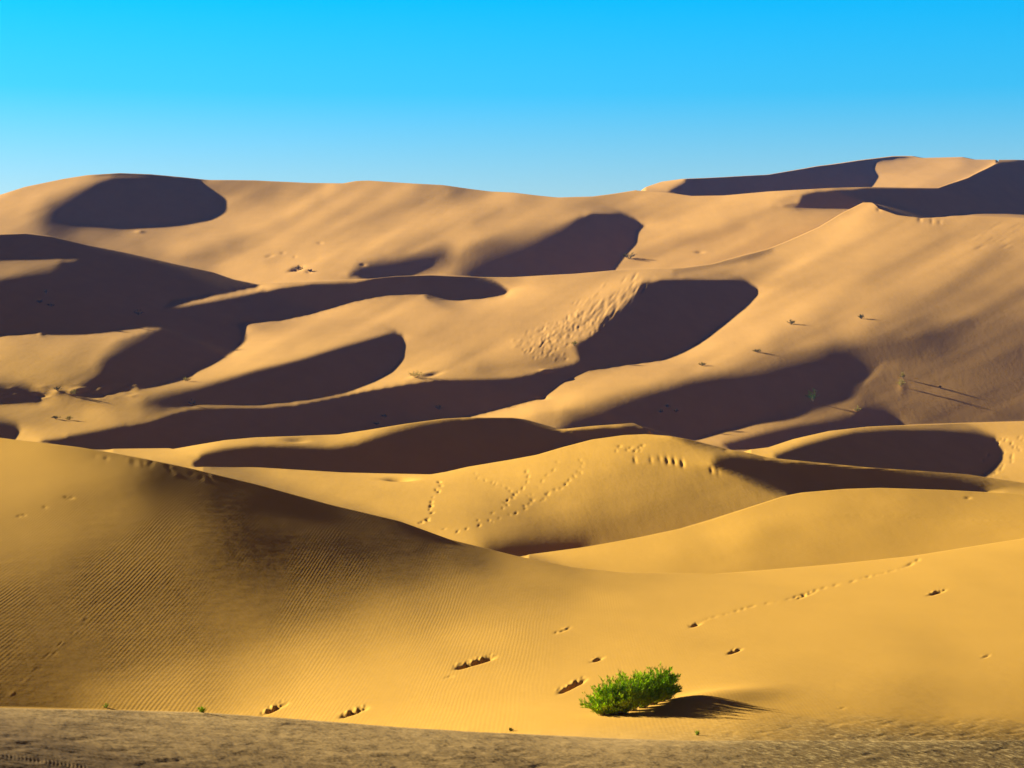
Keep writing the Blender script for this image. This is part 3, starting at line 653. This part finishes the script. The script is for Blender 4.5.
LST = [
 (813,401,15,11,M_DEEP,'dark green round bush casting a long shadow on the brown slope at right',G1,10,9),
 (903.5,379,6,6,M_STRAW,'upper of two yellow tufts one above the other on the brown right slope',G1,8,8),
 (901.5,387,9,7,M_STRAW,'lower of two yellow tufts one above the other on the brown right slope',G1,8,8),
 (857,412,9,5,M_STRAW,'straw-coloured tuft on a small mound just above the rim of the dark bowl',G1,8,8),
 (861.5,319,6,4.5,M_OLIVE,'small olive shrub high on the smooth lit slope, below the pointed sand peak',G1,8,8),
 (791.5,324.5,9,4,M_OLIVE,'flat olive shrub on the lit slope right of the big curved slip face',G1,8,8),
 (757,352,10,2.5,M_OLIVE,'thin low olive streak of scrub on the lit slope below the big slip face tip',G1,8,6),
 (702,366,9,3,M_OLIVE,'small flat olive shrub between the big slip face and the soft shadow under it',G1,8,6),
 (416,378,20,6,M_STRAW,'wide yellow-green tussock on a sand mound above the long dark slip face',G1,10,9),
 (629,259,15,6,M_OLIVE,'spiky dark shrub at the foot of the upper central slip face',G1,10,9),
 (574,346,7,4,M_STRAW,'yellowish tuft at the point where churned sand meets the dark slip face',G1,8,7),
 (58,391,9,4,M_OLIVE,'left one of two tufts on hummocks at far left beside the oval shadow',G1,8,8),
 (73,395,13,5,M_STRAW,'right one of two tufts on hummocks at far left beside the oval shadow',G1,8,8),
 (56,419.5,9,3,M_OLIVE,'dark left one of two side by side tufts low on the left ridge',G1,8,7),
 (69.5,419.5,8,3,M_STRAW,'yellow-green right one of two side by side tufts low on the left ridge',G1,8,7),
 (186,381.5,12,3.5,M_STRAW,'straw tuft on the lit strip right under the oval slip face on the left',G1,8,7),
 (192,405,8,4.5,M_DEAD,'brown dry bush on the thin bright crest at the head of the long slip face',G3,8,8),
 (439,409.5,11,4,M_DEAD,'dark dry clump inside the long shaded slip face, largest of the three there',G3,8,8),
 (377,425,7,3,M_DEAD,'dark dry clump inside the long shaded slip face, lowest of the three there',G3,8,7),
 (385,417.5,8,2.5,M_DEAD,'faint dry clump inside the long shaded slip face, just above the lowest clump',G3,8,6),
 (667,407.5,4,3,M_DEAD,'tiny top clump of the three set in a triangle in the broad central shadow',G3,7,6),
 (661,413,4,3,M_DEAD,'tiny left clump of the three set in a triangle in the broad central shadow',G3,7,6),
 (676.5,412.5,4,3,M_DEAD,'tiny right clump of the three set in a triangle in the broad central shadow',G3,7,6),
 (299,269.5,10,4,M_DEAD,'dark crooked dry bush on the lit upper left slope above the long crest',G1,8,8),
 (310,272.5,5,2.5,M_DEAD,'very small dark tuft on the upper left slope beside the crooked dry bush',G1,7,6),
 (138,315,14,4,M_DEAD,'low dark mat of dry scrub in the blue-grey shadow beside the bright sand tongue',G3,9,8),
 (46,294,5,3,M_DEAD,'small dark tuft highest in the blue-grey shadow at far left',G3,7,6),
 (40,303,6,3,M_DEAD,'small dark tuft in the blue-grey shadow at far left, just under the highest one',G3,7,6),
 (51,306,9,2.5,M_DEAD,'wide flat dark tuft lowest in the blue-grey shadow at far left',G3,7,6),
 (106,708,6,3.5,M_GREEN,'leftmost tiny green sprout at the edge of the grey foreground strip',G2,7,5),
 (202,712.5,7,4,M_GREEN,'tiny leafy green sprout at the grey foreground strip near the leftmost clod',G2,7,5),
 (511,731,6,2.5,M_OLIVE,'olive sprout at the edge of the grey foreground strip left of the big green bush',G2,7,5),
 (697,735,5,5,M_GREEN,'tiny yellow-green sprout below and to the right of the big green bush',G2,7,5),
 (940,388.5,3,2,M_DEAD,'tiny dark speck of dry grass alone on the brown right slope',G1,6,5)]
for i_, (u, v, w_, h_, m_, lab, grp, ns, nl) in enumerate(LST):
    D_ = ground(u, v).y
    shrub(u, v, w_, h_, m_, lab, grp, stems=ns * 2, leaves=nl + 2, seed=i_ + 5, llen=max(0.02, 1.1 * D_ / F),
          category='sprout' if grp == G2 else ('tuft' if 'tuft' in lab or 'tussock' in lab or 'clump' in lab else 'shrub'),
          name='green_sprout' if grp == G2 else ('grass_tuft' if 'tuft' in lab or 'tussock' in lab or 'clump' in lab else 'desert_shrub'))
